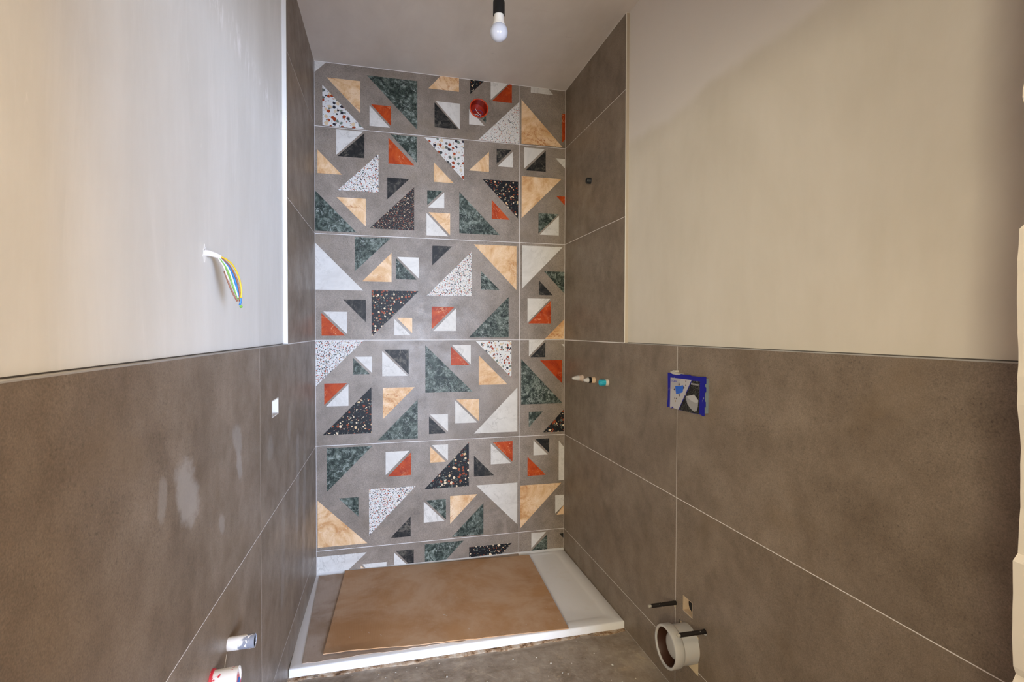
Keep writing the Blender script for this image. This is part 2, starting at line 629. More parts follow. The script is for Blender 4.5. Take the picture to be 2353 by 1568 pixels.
TRI = [
('W',0,5,[3,2926,3,2865,64,2926]),
('T',0,5,[247,2661,247,2842,66,2842]),
('L',0,5,[43,2799,43,2573,268,2573]),
('G',0,5,[568,2597,568,2880,283,2880]),
('W',0,5,[298,2711,298,2595,411,2595]),
('O',0,5,[418,2605,418,2718,306,2718]),
('T',0,5,[813,2846,813,2926,703,2926,633,2846]),
('B',0,5,[880,2926,880,2840,964,2926]),
('W',0,5,[1006,2926,1006,2820,1112,2926]),
('O',0,5,[1120,2926,1014,2814,1138,2814,1138,2926]),
('K',0,5,[668,2768,668,2623,810,2623]),
('W',0,5,[818,2624,818,2776,676,2776]),
('W',0,5,[874,2750,874,2660,968,2660]),
('G',0,5,[977,2676,977,2760,885,2760]),
('F',0,5,[928,2571,1185,2571,1185,2827]),
('W',1,5,[1258,2926,1258,2892,1405,2892,1373,2926]),
('T',1,5,[1199,2843,1199,2575,1466,2575]),
('O',1,5,[1464,2603,1483,2625,1483,2783,1464,2783]),
('W',0,4,[116,2415,263,2558,116,2558]),
('K',0,4,[123,2408,269,2408,269,2549]),
('T',0,4,[15,2436,15,2305,146,2305]),
('F',0,4,[123,2217,347,2217,347,2439]),
('O',0,4,[403,2537,403,2389,550,2389]),
('G',0,4,[565,2404,565,2557,416,2557]),
('L',0,4,[843,2323,843,2559,609,2559]),
('K',0,4,[396,2182,522,2308,396,2308]),
('R',0,4,[296,2010,549,2010,549,2262]),
('G',0,4,[2,1982,226,1982,2,2207]),
('T',0,4,[276,2019,276,2177,117,2177]),
('T',0,4,[664,2417,664,2302,782,2302]),
('T',0,4,[873,2385,996,2385,996,2506]),
('K',0,4,[1043,2436,1136,2529,1043,2529]),
('W',0,4,[1050,2424,1144,2424,1144,2519]),
('B',0,4,[1179,2113,1179,2339,956,2339]),
('G',0,4,[625,2163,716,2250,625,2250]),
('W',0,4,[630,2150,725,2150,725,2243]),
('G',0,4,[815,2253,815,2007,1064,2007]),
('O',0,4,[1013,2218,1013,2103,1126,2103]),
('W',0,4,[621,2116,621,1985,749,1985]),
('T',0,4,[760,1992,760,2121,633,2121]),
('W',1,4,[1217,2423,1349,2552,1217,2552]),
('K',1,4,[1226,2413,1356,2413,1356,2543]),
('W',1,4,[1483,2443,1483,2503,1421,2503]),
('T',1,4,[1201,2117,1461,2376,1201,2376]),
('O',1,4,[1483,2213,1483,2268,1426,2268]),
('G',1,4,[1310,2028,1442,2155,1310,2155]),
('W',1,4,[1319,2022,1444,2022,1444,2145]),
('G',0,3,[216,1762,413,1957,216,1957]),
('W',0,3,[2,1652,261,1652,2,1914]),
('T',0,3,[254,1705,419,1705,419,1873]),
('G',0,3,[444,1845,444,1722,564,1722]),
('W',0,3,[575,1730,575,1852,451,1852]),
('K',0,3,[654,1809,772,1926,654,1926]),
('F',0,3,[622,1631,890,1631,890,1900]),
('T',0,3,[1169,1675,1169,1944,903,1944]),
('G',0,3,[948,1784,948,1673,1063,1673]),
('B',0,3,[306,1387,575,1655,306,1655]),
('K',0,3,[275,1470,275,1599,149,1599]),
('O',0,3,[33,1520,33,1393,160,1393]),
('W',0,3,[170,1402,170,1529,43,1529]),
('W',0,3,[434,1491,434,1395,529,1395]),
('T',0,3,[537,1407,537,1497,448,1497]),
('O',0,3,[650,1430,787,1565,650,1565]),
('W',0,3,[660,1421,795,1421,795,1556]),
('G',0,3,[873,1382,1120,1382,1120,1631]),
('W',1,3,[1206,1684,1470,1950,1206,1950]),
('G',1,3,[1483,1658,1483,1795,1347,1795]),
('K',1,3,[1314,1739,1314,1646,1406,1646]),
('W',1,3,[1241,1474,1389,1624,1241,1624]),
('O',1,3,[1247,1469,1394,1469,1394,1614]),
('T',1,3,[1483,1496,1356,1373,1483,1373]),
('F',0,2,[2,1365,2,1108,262,1365]),
('W',0,2,[308,1177,308,1272,214,1272]),
('G',0,2,[204,1264,204,1170,296,1170]),
('W',0,2,[365,1303,365,1157,510,1157]),
('K',0,2,[516,1165,516,1311,375,1311]),
('G',0,2,[613,1336,613,1054,897,1054]),
('O',0,2,[46,999,169,1121,46,1121]),
('W',0,2,[55,991,177,991,177,1114]),
('B',0,2,[36,828,304,828,304,1095]),
('T',0,2,[368,907,550,1089,368,1089]),
('G',0,2,[339,784,568,784,568,1015]),
('O',0,2,[765,1328,765,1215,877,1215]),
('W',0,2,[885,1221,885,1337,771,1337]),
('L',0,2,[1139,1134,1139,1360,915,1360]),
('T',0,2,[934,1273,934,1093,1114,1093]),
('W',0,2,[791,1001,791,865,926,865]),
('T',0,2,[935,873,935,1008,798,1008]),
('W',0,2,[747,817,747,923,641,923]),
('K',0,2,[634,912,634,807,738,807]),
('W',0,2,[905,798,1177,798,1177,1072]),
('W',1,2,[1251,1365,1251,1265,1352,1365]),
('K',1,2,[1261,1258,1358,1258,1358,1356]),
('W',1,2,[1483,1320,1483,1339,1465,1339]),
('O',1,2,[1470,1091,1470,1239,1323,1239]),
('G',1,2,[1201,1248,1201,965,1474,965]),
('G',1,2,[1251,821,1344,918,1251,918]),
('B',1,2,[1483,927,1344,785,1483,785]),
('G',0,1,[58,504,308,753,58,753]),
('W',0,1,[383,578,520,714,383,714]),
('O',0,1,[394,569,530,569,530,704]),
('W',0,1,[747,643,747,740,652,740]),
('T',0,1,[642,731,642,636,735,636]),
('B',0,1,[607,479,874,479,874,746]),
('O',0,1,[1147,611,1147,740,1021,740]),
('W',0,1,[1010,732,1010,603,1139,603]),
('K',0,1,[905,662,905,535,1030,535]),
('F',0,1,[289,231,556,502,289,502]),
('G',0,1,[230,347,230,461,121,461]),
('T',0,1,[7,457,7,188,279,188]),
('K',0,1,[409,205,526,205,526,323]),
('W',0,1,[603,405,603,279,727,279]),
('G',0,1,[735,287,735,411,615,411]),
('T',0,1,[760,258,926,426,760,426]),
('W',0,1,[1178,219,1178,480,919,480]),
('G',0,1,[769,177,964,177,964,368]),
('K',1,1,[1386,652,1386,746,1293,746]),
('W',1,1,[1282,737,1282,644,1376,644]),
('O',1,1,[1244,637,1244,516,1364,516]),
('W',1,1,[1449,475,1483,475,1483,687,1449,728]),
('T',1,1,[1197,191,1467,459,1197,459]),
('W',1,1,[1427,266,1483,316,1483,381,1427,381]),
('T',1,1,[1483,313,1436,256,1483,256]),
('W',0,0,[2,26,154,26,275,135,2,135]),
('W',0,0,[281,26,387,26,387,67,252,67]),
('T',0,0,[241,28,276,28,241,61]),
('W',0,0,[430,26,516,26,430,117]),
('K',0,0,[527,27,544,27,544,126,440,126]),
('G',0,0,[609,22,714,22,842,149,609,149]),
('B',0,0,[876,29,1064,29,1144,105,876,105]),
('W',1,0,[1270,57,1366,154,1270,154]),
('G',1,0,[1267,40,1374,40,1374,138]),
('K',1,0,[1483,104,1483,135,1455,135]),
]
for code, ci, ri, p in TRI:
    poly = [(p[i] / 1000, p[i + 1] / 1000) for i in range(0, len(p), 2)]
    o = link_obj('inlay', prism('inlay', poly, fb, -0.001, 0.00035), MT[code], btile[ci, ri])
    if ci == 0 and ri == 5:
        cu, cv = poly[0]
        if any(abs(a - JB[0]) < .09 and abs(b - JB[1]) < .12 for a, b in poly):
            cut(o, [prism('c', circ(*JB), fb, -0.1, 0.05)])

# ---------------------------------------------------------------- side walls


MT['raw_edge'] = flat('raw_tile_edge', (.46, .39, .31), .8)
MT['trim_grey'] = flat('grey_trim', (.40, .385, .365), .5)


def side_wall(side, f, yedge, yj, tile_m, plaster_m, holes_deep, holes):
    name = 'wall_' + side
    core = struct(link_obj(name, prism(name, rect(YF - 0.12, 0.0, -0.006, CEIL), f, -0.20, -0.034), MT['core']))
    if holes_deep:
        cut(core, [prism('c', h, f, -0.075, 0.05) for h in holes_deep])
    # adhesive and grout behind the tiles (L shape), plaster in front of the rest
    Lp = [(YF, 0.0), (0.0, 0.0), (0.0, CEIL), (yedge + .002, CEIL), (yedge + .002, ZR - .004), (YF, ZR - .004)]
    g = link_obj('grout', prism('grout', Lp, f, -0.034, -0.0004), MT['grout'], core)
    if holes:
        cut(g, [prism('c', h, f, -0.1 if h in holes_deep else -0.0137, 0.05) for h in holes])
    link_obj('plaster', prism('plaster', rect(YF, yedge - .001, ZR + .0018, CEIL), f, -0.034, -PL), plaster_m, core)
    # pale trim along the tile edges, raw edge behind it
    strip = MT['trim'] if side == 'left' else MT['raw_edge']  # left strip coloured pale for the light falling on it
    link_obj('edge_strip', prism('edge_strip', rect(yedge - .0010, yedge + .0014, ZR, CEIL - .004), f, -0.034, -.0022), strip, core)
    link_obj('edge_trim', prism('edge_trim', rect(yedge - .0012, yedge + .0014, ZR, CEIL - .004), f, -.0022, 0.0003), MT['trim'], core)
    link_obj('edge_trim', prism('edge_trim', rect(YF, yedge, ZR - .0030, ZR - .0006), f, -0.030, 0.0002), MT['trim_grey'], core)
    link_obj('shadow_joint', prism('shadow_joint', rect(YF, yedge, ZR - .0006, ZR + .0018), f, -0.034, -PL - .003), MT['gap'], core)
    tiles = {}
    rows = [0.0] + [ZR + TR * k for k in (-2, -1, 0, 1, 2)] + [CEIL]
    for ri in range(6):
        z0 = rows[ri] + (J if ri else 0.002)
        z1 = rows[ri + 1] - (J if ri < 5 else 0.003)
        if ri < 3:
            spans = [(0.0, yj), (yj, yj - 1.2), (yj - 1.2, YF)]
            if ri == 2:
                z1 = ZR - 0.0030
        else:
            spans = [(0.0, yedge)]
        for si, (a, b) in enumerate(spans):
            if a - b < 0.02:
                continue
            hi = a - (J if si else 0.001)
            lo = b + (J if len(spans) > 1 else 0.0014)
            poly = rect(lo, hi, z0, z1)
            t = link_obj('tile', prism('tile', poly, f, -0.010, 0.0), tile_m, core)
            tiles[ri, si] = t
            hh = [h for h in holes if min(q[0] for q in h) < hi and max(q[0] for q in h) > lo
                  and min(q[1] for q in h) < z1 and max(q[1] for q in h) > z0]
            if hh:
                cut(t, [prism('c', h, f, -0.05, 0.05) for h in hh])
    return core, tiles


chip = [(-1.3075, .333), (-1.309, .352), (-1.297, .358), (-1.291, .345), (-1.300, .325), (-1.3068, .316)]
chip2 = circ(-1.502, .339, .0125, 9)
wall_left, ltiles = side_wall('left', fl, -0.8253, -1.3077, MT['tile_left'], MT['plaster_left'], [LB], [LB])
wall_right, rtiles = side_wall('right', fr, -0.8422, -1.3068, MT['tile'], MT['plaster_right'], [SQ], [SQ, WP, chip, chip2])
link_obj('adhesive_patch', prism('adhesive_patch', rect(-1.4625, -1.3345, .1505, .2965), fr, -0.0135, -0.0022), MT['adhesive'], wall_right)
link_obj('adhesive_patch', prism('adhesive_patch', [(-1.2975, .357), (-1.3075, .350), (-1.3067, .318), (-1.2995, .326), (-1.2920, .345)], fr, -.0137, -.0015), MT['adhesive'], wall_right)

# ---------------------------------------------------------------- front wall with doorway, room behind
jprof = [(1.228, CEIL), (1.226, 2.10), (1.230, 1.95), (1.224, 1.827), (1.225, 1.774), (1.2205, 1.763), (1.220, 1.751), (1.226, 1.739), (1.231, 1.577),
         (1.2195, 1.567), (1.218, 1.522), (1.217, 1.461), (1.223, 1.399), (1.223, 1.319), (1.2305, 1.275), (1.2325, 1.212), (1.232, 1.15),
         (1.2295, 1.105), (1.219, 1.095), (1.222, 1.025), (1.2225, .962), (1.224, .942), (1.2315, .930), (1.225, .919), (1.223, .80),
         (1.229, .62), (1.224, .45), (1.227, .25), (1.222, .10), (1.225, 0.0)]
fine = []
for (x0, z0), (x1, z1) in zip(jprof, jprof[1:]):
    n = max(1, int((z0 - z1) / 0.02))
    for k in range(n):
        t = k / n
        fine.append((x0 + (x1 - x0) * t + random.uniform(-.0012, .0012), z0 + (z1 - z0) * t))
fine.append(jprof[-1])
wall_front = struct(link_obj('wall_front', prism('wall_front', [(1.62, CEIL), (1.26, CEIL), (1.26, 0), (1.62, 0)],
                                                 lambda u, v, d: (u, d, v), YF - .12, YF - .012), MT['core']))
link_obj('plaster', prism('plaster', [(1.47, CEIL)] + fine + [(1.47, 0)], lambda u, v, d: (u, d, v), YF - .13, YF), flat('broken_plaster', (.62, .57, .49), .9), wall_front)
link_obj('lintel', prism('lintel', rect(-0.2, 1.24, 2.14, CEIL), lambda u, v, d: (u, d, v), YF - .125, YF - .001), MT['plaster'], wall_front)
MT['hall'] = flat('hall_paint', (.52, .40, .26), .8)
link_obj('return_wall', box('return_wall', (1.62, YF - .12, 0), (3.2, YF, CEIL)), MT['hall'], wall_front)
link_obj('return_wall', box('return_wall', (-1.4, YF - .12, 0), (-0.25, YF, CEIL)), MT['hall'], wall_front)
link_obj('hall_flooring', box('hall_flooring', (-1.3, YH, -0.016), (3.1, YF - .16, -0.001)), flat('hall_flooring', (.36, .27, .18), .6), floor)
part = struct(link_obj('wall_hall_blocker', box('w', (-1.3, -4.40, 0), (0.70, -4.30, CEIL)), MT['hall']))  # unseen wall added to limit the daylight reaching the near left wall
link_obj('blocker_header', box('w', (0.70, -4.40, 2.10), (3.1, -4.30, CEIL)), MT['hall'], part)
light_blocker = struct(link_obj('light_blocker_1', prism('light_blocker_1', [(.75, -3.43), (.742, -3.468), (.06, -3.79), (.05, -3.75)], lambda u, v, d: (u, v, d), 0.008, 2.30), flat('blocker_paint', (.45, .34, .22), .5)))  # unseen slab added behind the camera to shade the near left wall
link_obj('blocker_handle', tube('blocker_handle', [(.68, -3.46, 1.05), (.665, -3.415, 1.05), (.64, -3.42, 1.05), (.56, -3.455, 1.05)], .009), flat('steel', (.4, .4, .4), .3, 1.0), light_blocker)
wall_hall_left = struct(link_obj('wall_hall_left', box('w', (-1.4, YH, 0), (-1.3, YF - .12, CEIL)), MT['hall']))
wall_hall_right = struct(link_obj('wall_hall_right', box('w', (3.1, YH, 0), (3.2, YF - .12, CEIL)), MT['hall']))
rear = struct(link_obj('wall_rear', box('w', (-1.4, YH - .1, 0), (0.88, YH, CEIL)), MT['hall']))
link_obj('wall_panel', box('w', (3.06, YH - .1, 0), (3.2, YH, CEIL)), MT['hall'], rear)
link_obj('wall_panel', box('w', (0.88, YH - .1, 2.10), (3.06, YH, CEIL)), MT['hall'], rear)
link_obj('wall_panel', box('w', (0.88, YH - .1, 0.0), (3.06, YH, 0.08)), MT['hall'], rear)

# ---------------------------------------------------------------- shower tray
MT['tray'] = Mat('white_tray', 0.38, 0.5)
_m = MT['tray']
_d = _m.step(_m.noise(11, 5, 0.65), 0.56, 0.74)
_m.col(_m.mix(_m.math('MULTIPLY', _d, 0.35), (0.80, 0.79, 0.785), (0.70, 0.64, 0.58)))
_m.bump(_m.noise(120, 3), 0.12, 0.001)
MT['tray'] = _m.m
tray = thing('shower_tray', (0.73, -0.43, 0.0), 'white rectangular shower tray fitted between the tiled walls', 'shower tray')
ZT0, ZT1 = 0.0, 0.0343


def tray_loop(l, r, fnt, b, z, rc):
    """rounded rectangle, 4 x 6 points"""
    pts = []
    x0, x1, y0, y1 = l, r, fnt, b
    cs = [(x1 - rc, y0 + rc, -90), (x1 - rc, y1 - rc, 0), (x0 + rc, y1 - rc, 90), (x0 + rc, y0 + rc, 180)]
    for cx, cy, a0 in cs:
        for k in range(6):
            a = math.radians(a0 + 90 * k / 5)
            pts.append((cx + rc * math.cos(a), cy + rc * math.sin(a), z))
    return pts


loops = [tray_loop(-.0155, 1.4810, -.8630, -.002, ZT0, .002), tray_loop(-.0155, 1.4810, -.8630, -.002, ZT1 - .004, .002),
         tray_loop(-.0145, 1.4800, -.8600, -.003, ZT1 - .001, .002), tray_loop(-.012, 1.4785, -.8550, -.006, ZT1, .003),
         tray_loop(.040, 1.425, -.808, -.034, ZT1, .03), tray_loop(.047, 1.417, -.800, -.041, ZT1 - .0022, .03),
         tray_loop(.060, 1.404, -.786, -.054, ZT1 - .0036, .03), tray_loop(.62, .86, -.50, -.36, ZT1 - .0075, .03)]
vs = [p for lp in loops for p in lp]
fs = []
for k in range(len(loops) - 1):
    for i in range(24):
        j = (i + 1) % 24
        fs.append([k * 24 + i, k * 24 + j, (k + 1) * 24 + j, (k + 1) * 24 + i])
fs += [list(range(24)), [(len(loops) - 1) * 24 + i for i in range(24)]]
me = mesh('basin', vs, fs, True)
bm = bmesh.new(); bm.from_mesh(me)
for e in bm.edges:
    if len(e.link_faces) == 2 and e.calc_face_angle(0) > math.radians(50):
        e.smooth = False
bm.to_mesh(me); bm.free()
link_obj('basin', me, MT['tray'], tray)
MT['seal'] = flat('white_silicone', (0.66, 0.64, 0.62), 0.4)
link_obj('sealant', prism('sealant', [(-.012, ZT1), (-.012, ZT1 + .0008), (0.0, ZT1 + .009), (.004, ZT1 + .009), (.004, ZT1)],
                          lambda u, v, d: (d, u - .0002 if u < 0 else -.0002, v), 0.0, 1.480), MT['seal'], wall_back)

# bedding mortar under the front edge of the tray
mv, mf = [], []
NX, NYm = 150, 8
for i in range(NX + 1):
    x = -0.025 + 1.503 * i / NX
    wd = .021 + .010 * mnoise.noise(V((x * 5, 3.1, 0)))
    for j in range(NYm + 1):
        t = j / NYm
        y = -.855 - (wd + .006) * t + .003 * mnoise.noise(V((x * 30, t * 3, 7)))
        n = mnoise.fractal(V((x * 28, y * 40, 1.3)), 1.0, 2.1, 4)
        z = -.004 + max(0.0, (1 - t)) * .003 + .0045 * n * math.sin(math.pi * min(1, t + .15)) - (.006 if j == NYm else 0)
        mv.append((x, y, z))
for i in range(NX):
    for j in range(NYm):
        a = i * (NYm + 1) + j
        mf.append([a, a + 1, a + NYm + 2, a + NYm + 1])
mm = Mat('mortar', 0.9, 0.2)
_f = mm.noise(30, 6, 0.7)
mm.col(mm.ramp(_f, [(0.36, (0.08, 0.045, 0.025)), (0.44, (0.26, 0.155, 0.085)), (0.52, (0.40, 0.30, 0.21)), (0.66, (0.52, 0.455, 0.375))]))
mm.bump(_f, 0.8, 0.006)
mo = link_obj('mortar_bed', mesh('mortar_bed', mv, mf, True), mm.m)
mo['label'] = 'crumbly brown mortar strip along the front edge of the shower tray'
mo['category'] = 'mortar'

# loose crumbs on the screed
cv, cf = [], []
for k in range(90):
    x = random.uniform(.05, 1.42); y = random.uniform(-1.45, -.91); r = random.uniform(.0012, .0042)
    if random.random() < .1:
        r *= 1.8
    b0 = len(cv)
    z = floor_z(x, y) + r * .5
    for dx, dy, dz in ((1, 0, 0), (-1, 0, 0), (0, 1, 0), (0, -1, 0), (0, 0, .7), (0, 0, -.7)):
        q = random.uniform(.6, 1.3)
        cv.append((x + dx * r * q, y + dy * r * q, z + dz * r * q))
    for a, b, c in ((0, 2, 4), (2, 1, 4), (1, 3, 4), (3, 0, 4), (2, 0, 5), (1, 2, 5), (3, 1, 5), (0, 3, 5)):
        cf.append([b0 + a, b0 + b, b0 + c])
co = link_obj('plaster_crumbs', mesh('plaster_crumbs', cv, cf), flat('crumbs', (0.60, 0.55, 0.47), .9))
co['kind'] = 'stuff'
co['label'] = 'pale plaster crumbs scattered over the bare screed floor'
co['category'] = 'debris'

# ---------------------------------------------------------------- cardboard sheets


def board_mat(name, c1, c2, dust, damt):
    m = Mat(name, 0.8, 0.2)
    a = m.noise(3.2, 6, 0.6, 0.4, vec=m.pos(False))
    base = m.ramp(a, [(0.36, c1), (0.64, c2)])
    g = m.pos(False)
    s = m.sep(g)
    w = m.math('SINE', m.math('MULTIPLY', m.math('ADD', s[0], m.math('MULTIPLY', s[1], 0.05)), 2 * math.pi / 0.0075))
    cm = m.step(m.noise(4, 4, 0.6, vec=g), 0.46, 0.66)
    base = m.mix(m.math('MULTIPLY', m.math('MULTIPLY', m.math('ADD', w, 1.0), 0.055), cm), base, (c1[0] * .6, c1[1] * .6, c1[2] * .6))
    d = m.step(m.noise(2.6, 7, 0.68, 0.3, vec=g), 0.40, 0.66)
    base = m.mix(m.math('MULTIPLY', d, damt), base, dust)
    sp = m.step(m.noise(55, 3, 0.6, 0.8, vec=g, stretch=(1.0, 0.6, 1)), 0.70, 0.76)
    base = m.mix(m.math('MULTIPLY', sp, damt * 1.2), base, (0.62, 0.56, 0.50))
    dk = m.step(m.noise(14, 3, 0.6, vec=g), 0.70, 0.76)
    base = m.mix(m.math('MULTIPLY', dk, 0.3), base, (c1[0] * .55, c1[1] * .5, c1[2] * .5))
    m.col(base)
    m.bump(w, 0.05, 0.0008)
    return m.m


MT['card'] = board_mat('brown_cardboard', (0.395, 0.205, 0.090), (0.47, 0.265, 0.130), (0.60, 0.44, 0.31), 0.55)
MT['card_low'] = board_mat('dusty_cardboard', (0.31, 0.215, 0.145), (0.39, 0.29, 0.215), (0.55, 0.47, 0.41), 0.6)


def sheet(name, corners, th, zf, mat, nx=60, ny=48, ragged=0.0):
    """corners: back-left, back-right, front-right, front-left (x, y)"""
    bl, br, fr_, fl_ = [V((*c, 0)) for c in corners]
    top, bot = [], []
    for j in range(ny + 1):
        for i in range(nx + 1):
            s, t = i / nx, j / ny
            p = bl.lerp(br, s).lerp(fl_.lerp(fr_, s), t)
            if j == ny and ragged:
                p.y += ragged * mnoise.fractal(V((s * 26, .4, 0)), 1.0, 2, 3)
            z = zf(p.x, p.y, s, t)
            top.append((p.x, p.y, z + th))
            bot.append((p.x, p.y, z))
    n = (nx + 1) * (ny + 1)
    fs = []
    for j in range(ny):
        for i in range(nx):
            a = j * (nx + 1) + i
            fs.append([a, a + 1, a + nx + 2, a + nx + 1])
            fs.append([n + a, n + a + nx + 1, n + a + nx + 2, n + a + 1])
    rim = [i for i in range(nx + 1)] + [j * (nx + 1) + nx for j in range(1, ny + 1)] + \
          [ny * (nx + 1) + i for i in range(nx - 1, -1, -1)] + [j * (nx + 1) for j in range(ny - 1, 0, -1)]
    for k in range(len(rim)):
        a, b = rim[k], rim[(k + 1) % len(rim)]
        fs.append([a, b, n + b, n + a])
    me = mesh(name, top + bot, fs, True)
    bm = bmesh.new(); bm.from_mesh(me)
    for e in bm.edges:
        if len(e.link_faces) == 2 and e.calc_face_angle(0) > math.radians(50):
            e.smooth = False
    bm.to_mesh(me); bm.free()
    return link_obj(name, me, mat)


def z_low(x, y, s, t):
    return ZT1 + .0006 + .0006 * (1 + mnoise.noise(V((x * 4, y * 4, 2))))


def z_top(x, y, s, t):
    z = ZT1 + .0058 + .0012 * (1 + mnoise.noise(V((x * 3, y * 3, 8))))
    for c in (.392, .418):                      # old fold lines
        z -= .0010 * max(0, 1 - abs(s - c) / .012)
    z += .007 * max(0, t - .93) / .07 * math.exp(-((s - .10) / .12) ** 2)   # one corner lifts
    return z


lo = sheet('cardboard_sheet', [(.018, -.030), (1.183, -.006), (1.12, -.842), (.034, -.838)], .003, z_low, MT['card_low'], ragged=.006)
lo['label'] = 'greyish dusty cardboard sheet, the lower one, lying directly on the white tray'
lo['category'] = 'cardboard'
hi = sheet('cardboard_sheet', [(.157, -.010), (1.238, -.058), (1.195, -.872), (.112, -.808)], .004, z_top, MT['card'], ragged=.004)
hi['label'] = 'brown corrugated cardboard sheet, the upper one, covering most of the tray'
hi['category'] = 'cardboard'

# ---------------------------------------------------------------- hanging bulb
MT['black'] = flat('black_plastic', (0.008, 0.008, 0.008), .35)
MT['bulb_base'] = flat('bulb_base', (0.68, 0.63, 0.56), .4)
_g = Mat('opal_globe', 0.16, 0.5)
_g.col((0.46, 0.46, 0.50))
_g.b.inputs['Subsurface Weight'].default_value = 0.35
_g.b.inputs['Subsurface Radius'].default_value = (0.02, 0.02, 0.02)
_g.b.inputs['Subsurface Scale'].default_value = 0.4
bx, by, bz = 0.738, -1.402, 2.425
bulb = thing('hanging_bulb', (bx, by, bz), 'unlit opal white bulb hanging from a black lamp holder on the ceiling', 'light bulb')
gp = []
for k in range(17):
    a = math.radians(-90 + 142 * k / 16)
    gp.append((.030 * math.sin(a), max(.0001, .030 * math.cos(a))))
gp = [(z if z < 0 else z * 1.05, r) for z, r in gp]
link_obj('globe', lathe('globe', gp + [(.026, .0175)], (bx, by, bz), (0, 0, 1), 40), _g.m, bulb)
link_obj('bulb_base', lathe('bulb_base', [(.0225, .0214), (.0235, .0217), (.030, .0188), (.042, .0168), (.054, .0160), (.060, .0155), (.066, .010)], (bx, by, bz), (0, 0, 1), 40), MT['bulb_base'], bulb)
hold = link_obj('lamp_holder', lathe('lamp_holder', [(.058, .0165), (.056, .0178), (.056, .0195), (.0600, .0198), (.098, .0198), (.101, .0190), (.1015, .0178), (.1035, .0178), (.104, .0182), (.125, .0178), (.138, .012), (.150, .006)],
                                             (bx, by, bz), (0, 0, 1), 40), MT['black'], bulb)
link_obj('collar_ring', lathe('collar_ring', [(.1012, .0182), (.1012, .0192), (.1030, .0192), (.1030, .0182)], (bx, by, bz), (0, 0, 1), 40, closed=True), flat('grey_ring', (.25, .24, .22), .4), hold)
link_obj('cord', tube('cord', [(bx, by, bz + .145), (bx + .002, by, bz + .30), (bx, by, CEIL + .001)], .0032), MT['black'], bulb)
link_obj('ceiling_cap', lathe('ceiling_cap', [(CEIL - bz - .018, .006), (CEIL - bz - .016, .020), (CEIL - bz - .002, .032), (CEIL - bz, .032)], (bx, by, bz), (0, 0, 1), 32), MT['black'], bulb)

# ---------------------------------------------------------------- red junction box in the back wall
_r = Mat('red_plastic', 0.3, 0.5)
_r.col(_r.ramp(_r.noise(40, 3), [(.3, (0.30, 0.012, 0.003)), (.7, (0.38, 0.020, 0.005))]))
jx, jz, jr = JB
jb = thing('junction_box', (jx, -.0, jz), 'round red electrical junction box sunk into the patterned tiles under the ceiling', 'junction box')
link_obj('cup', lathe('cup', [(.006, jr - .0035), (.006, jr + .0005), (-.0645, jr - .002), (-.0645, .001), (-.0615, .001), (-.0615, jr - .006), (.0055, jr - .0045)],
                      (jx, 0, jz), (0, -1, 0), 48, closed=True), _r.m, jb)
link_obj('rim', lathe('rim', [(.0005, jr - .001), (.0005, jr + .0022), (.0065, jr + .0018), (.0070, jr - .0035), (.004, jr - .004)], (jx, 0, jz), (0, -1, 0), 48, closed=True), flat('red_rim', (0.60, 0.050, 0.008), .3), jb)
wc = {'white': flat('wire_white', (0.72, 0.66, 0.62), .4), 'violet': flat('wire_violet', (0.10, 0.055, 0.22), .4),
      'yellow': flat('wire_yellow', (0.78, 0.52, 0.02), .35), 'blue': flat('wire_blue', (0.01, 0.19, 0.62), .35),
      'brown': flat('wire_brown', (0.27, 0.11, 0.06), .4), 'green': flat('wire_green', (0.18, 0.42, 0.06), .4), 'paper': flat('wire_pale', (0.62, 0.74, 0.80), .4)}
for c, pts, r in (('white', [(-.019, .018, .004), (-.006, .020, -.012), (.004, .015, -.026), (.012, .012, -.032), (.018, .02, -.03)], .0017),
                  ('violet', [(-.032, .030, -.012), (-.020, .040, .004), (0, .044, .009), (.022, .040, .003), (.029, .034, -.012), (.020, .026, -.024), (.006, .018, -.035), (-.018, .012, -.044)], .0016),
                  ('white', [(-.030, .012, -.031), (-.014, .010, -.032), (.0, .016, -.034), (.02, .03, -.036), (.03, .05, -.034)], .0018),
                  ('violet', [(.006, .02, -.036), (.010, .008, -.044), (.013, -.002, -.052)], .0017),
                  ('white', [(-.014, .022, -.030), (-.016, .010, -.040), (-.012, -.004, -.050)], .0016)):
    link_obj('wire', tube('wire', [(jx + a, b, jz + k) for a, b, k in pts], r), wc[c], jb)

# ---------------------------------------------------------------- pipe ends on the right wall


def rpt(y, z, d):
    return V(fr(y, z, d))


AXR = (-1, 0, 0.0)
pw = thing('pipe_plug', rpt(-.310, 1.152, 0), 'whitish tapered plug in the pipe end nearest the patterned wall', 'pipe plug', 'pipe ends of the shower mixer')
m_plug = flat('frosted_plug', (0.50, 0.475, 0.46), .5)
m_pipe = flat('beige_pipe', (0.56, 0.43, 0.33), .6)
o = rpt(-.310, 1.152, 0)
link_obj('sleeve', lathe('sleeve', [(-.008, .0175), (.003, .0200), (.006, .0195), (.008, .017), (.024, .0165), (.024, .014)], o, AXR, 28), flat('sleeve_pink', (.50, .38, .31), .6), pw)
link_obj('plug', lathe('plug', [(.022, .0160), (.030, .0158), (.050, .0105), (.060, .0075), (.064, .0060), (.0645, .003)], o, AXR, 28), m_plug, pw)
pk = thing('pipe_plug', rpt(-.482, 1.156, 0), 'whitish tapered plug with a black band, between the plain and the turquoise one', 'pipe plug', 'pipe ends of the shower mixer')
o = rpt(-.482, 1.156, 0)
link_obj('sleeve', lathe('sleeve', [(-.008, .017), (.003, .0182), (.005, .0178), (.020, .0172), (.020, .014)], o, AXR, 28), flat('sleeve_beige', (.58, .42, .28), .6), pk)
link_obj('band', lathe('band', [(.018, .0158), (.018, .0165), (.036, .0165), (.036, .015)], o, AXR, 28), MT['black'], pk)
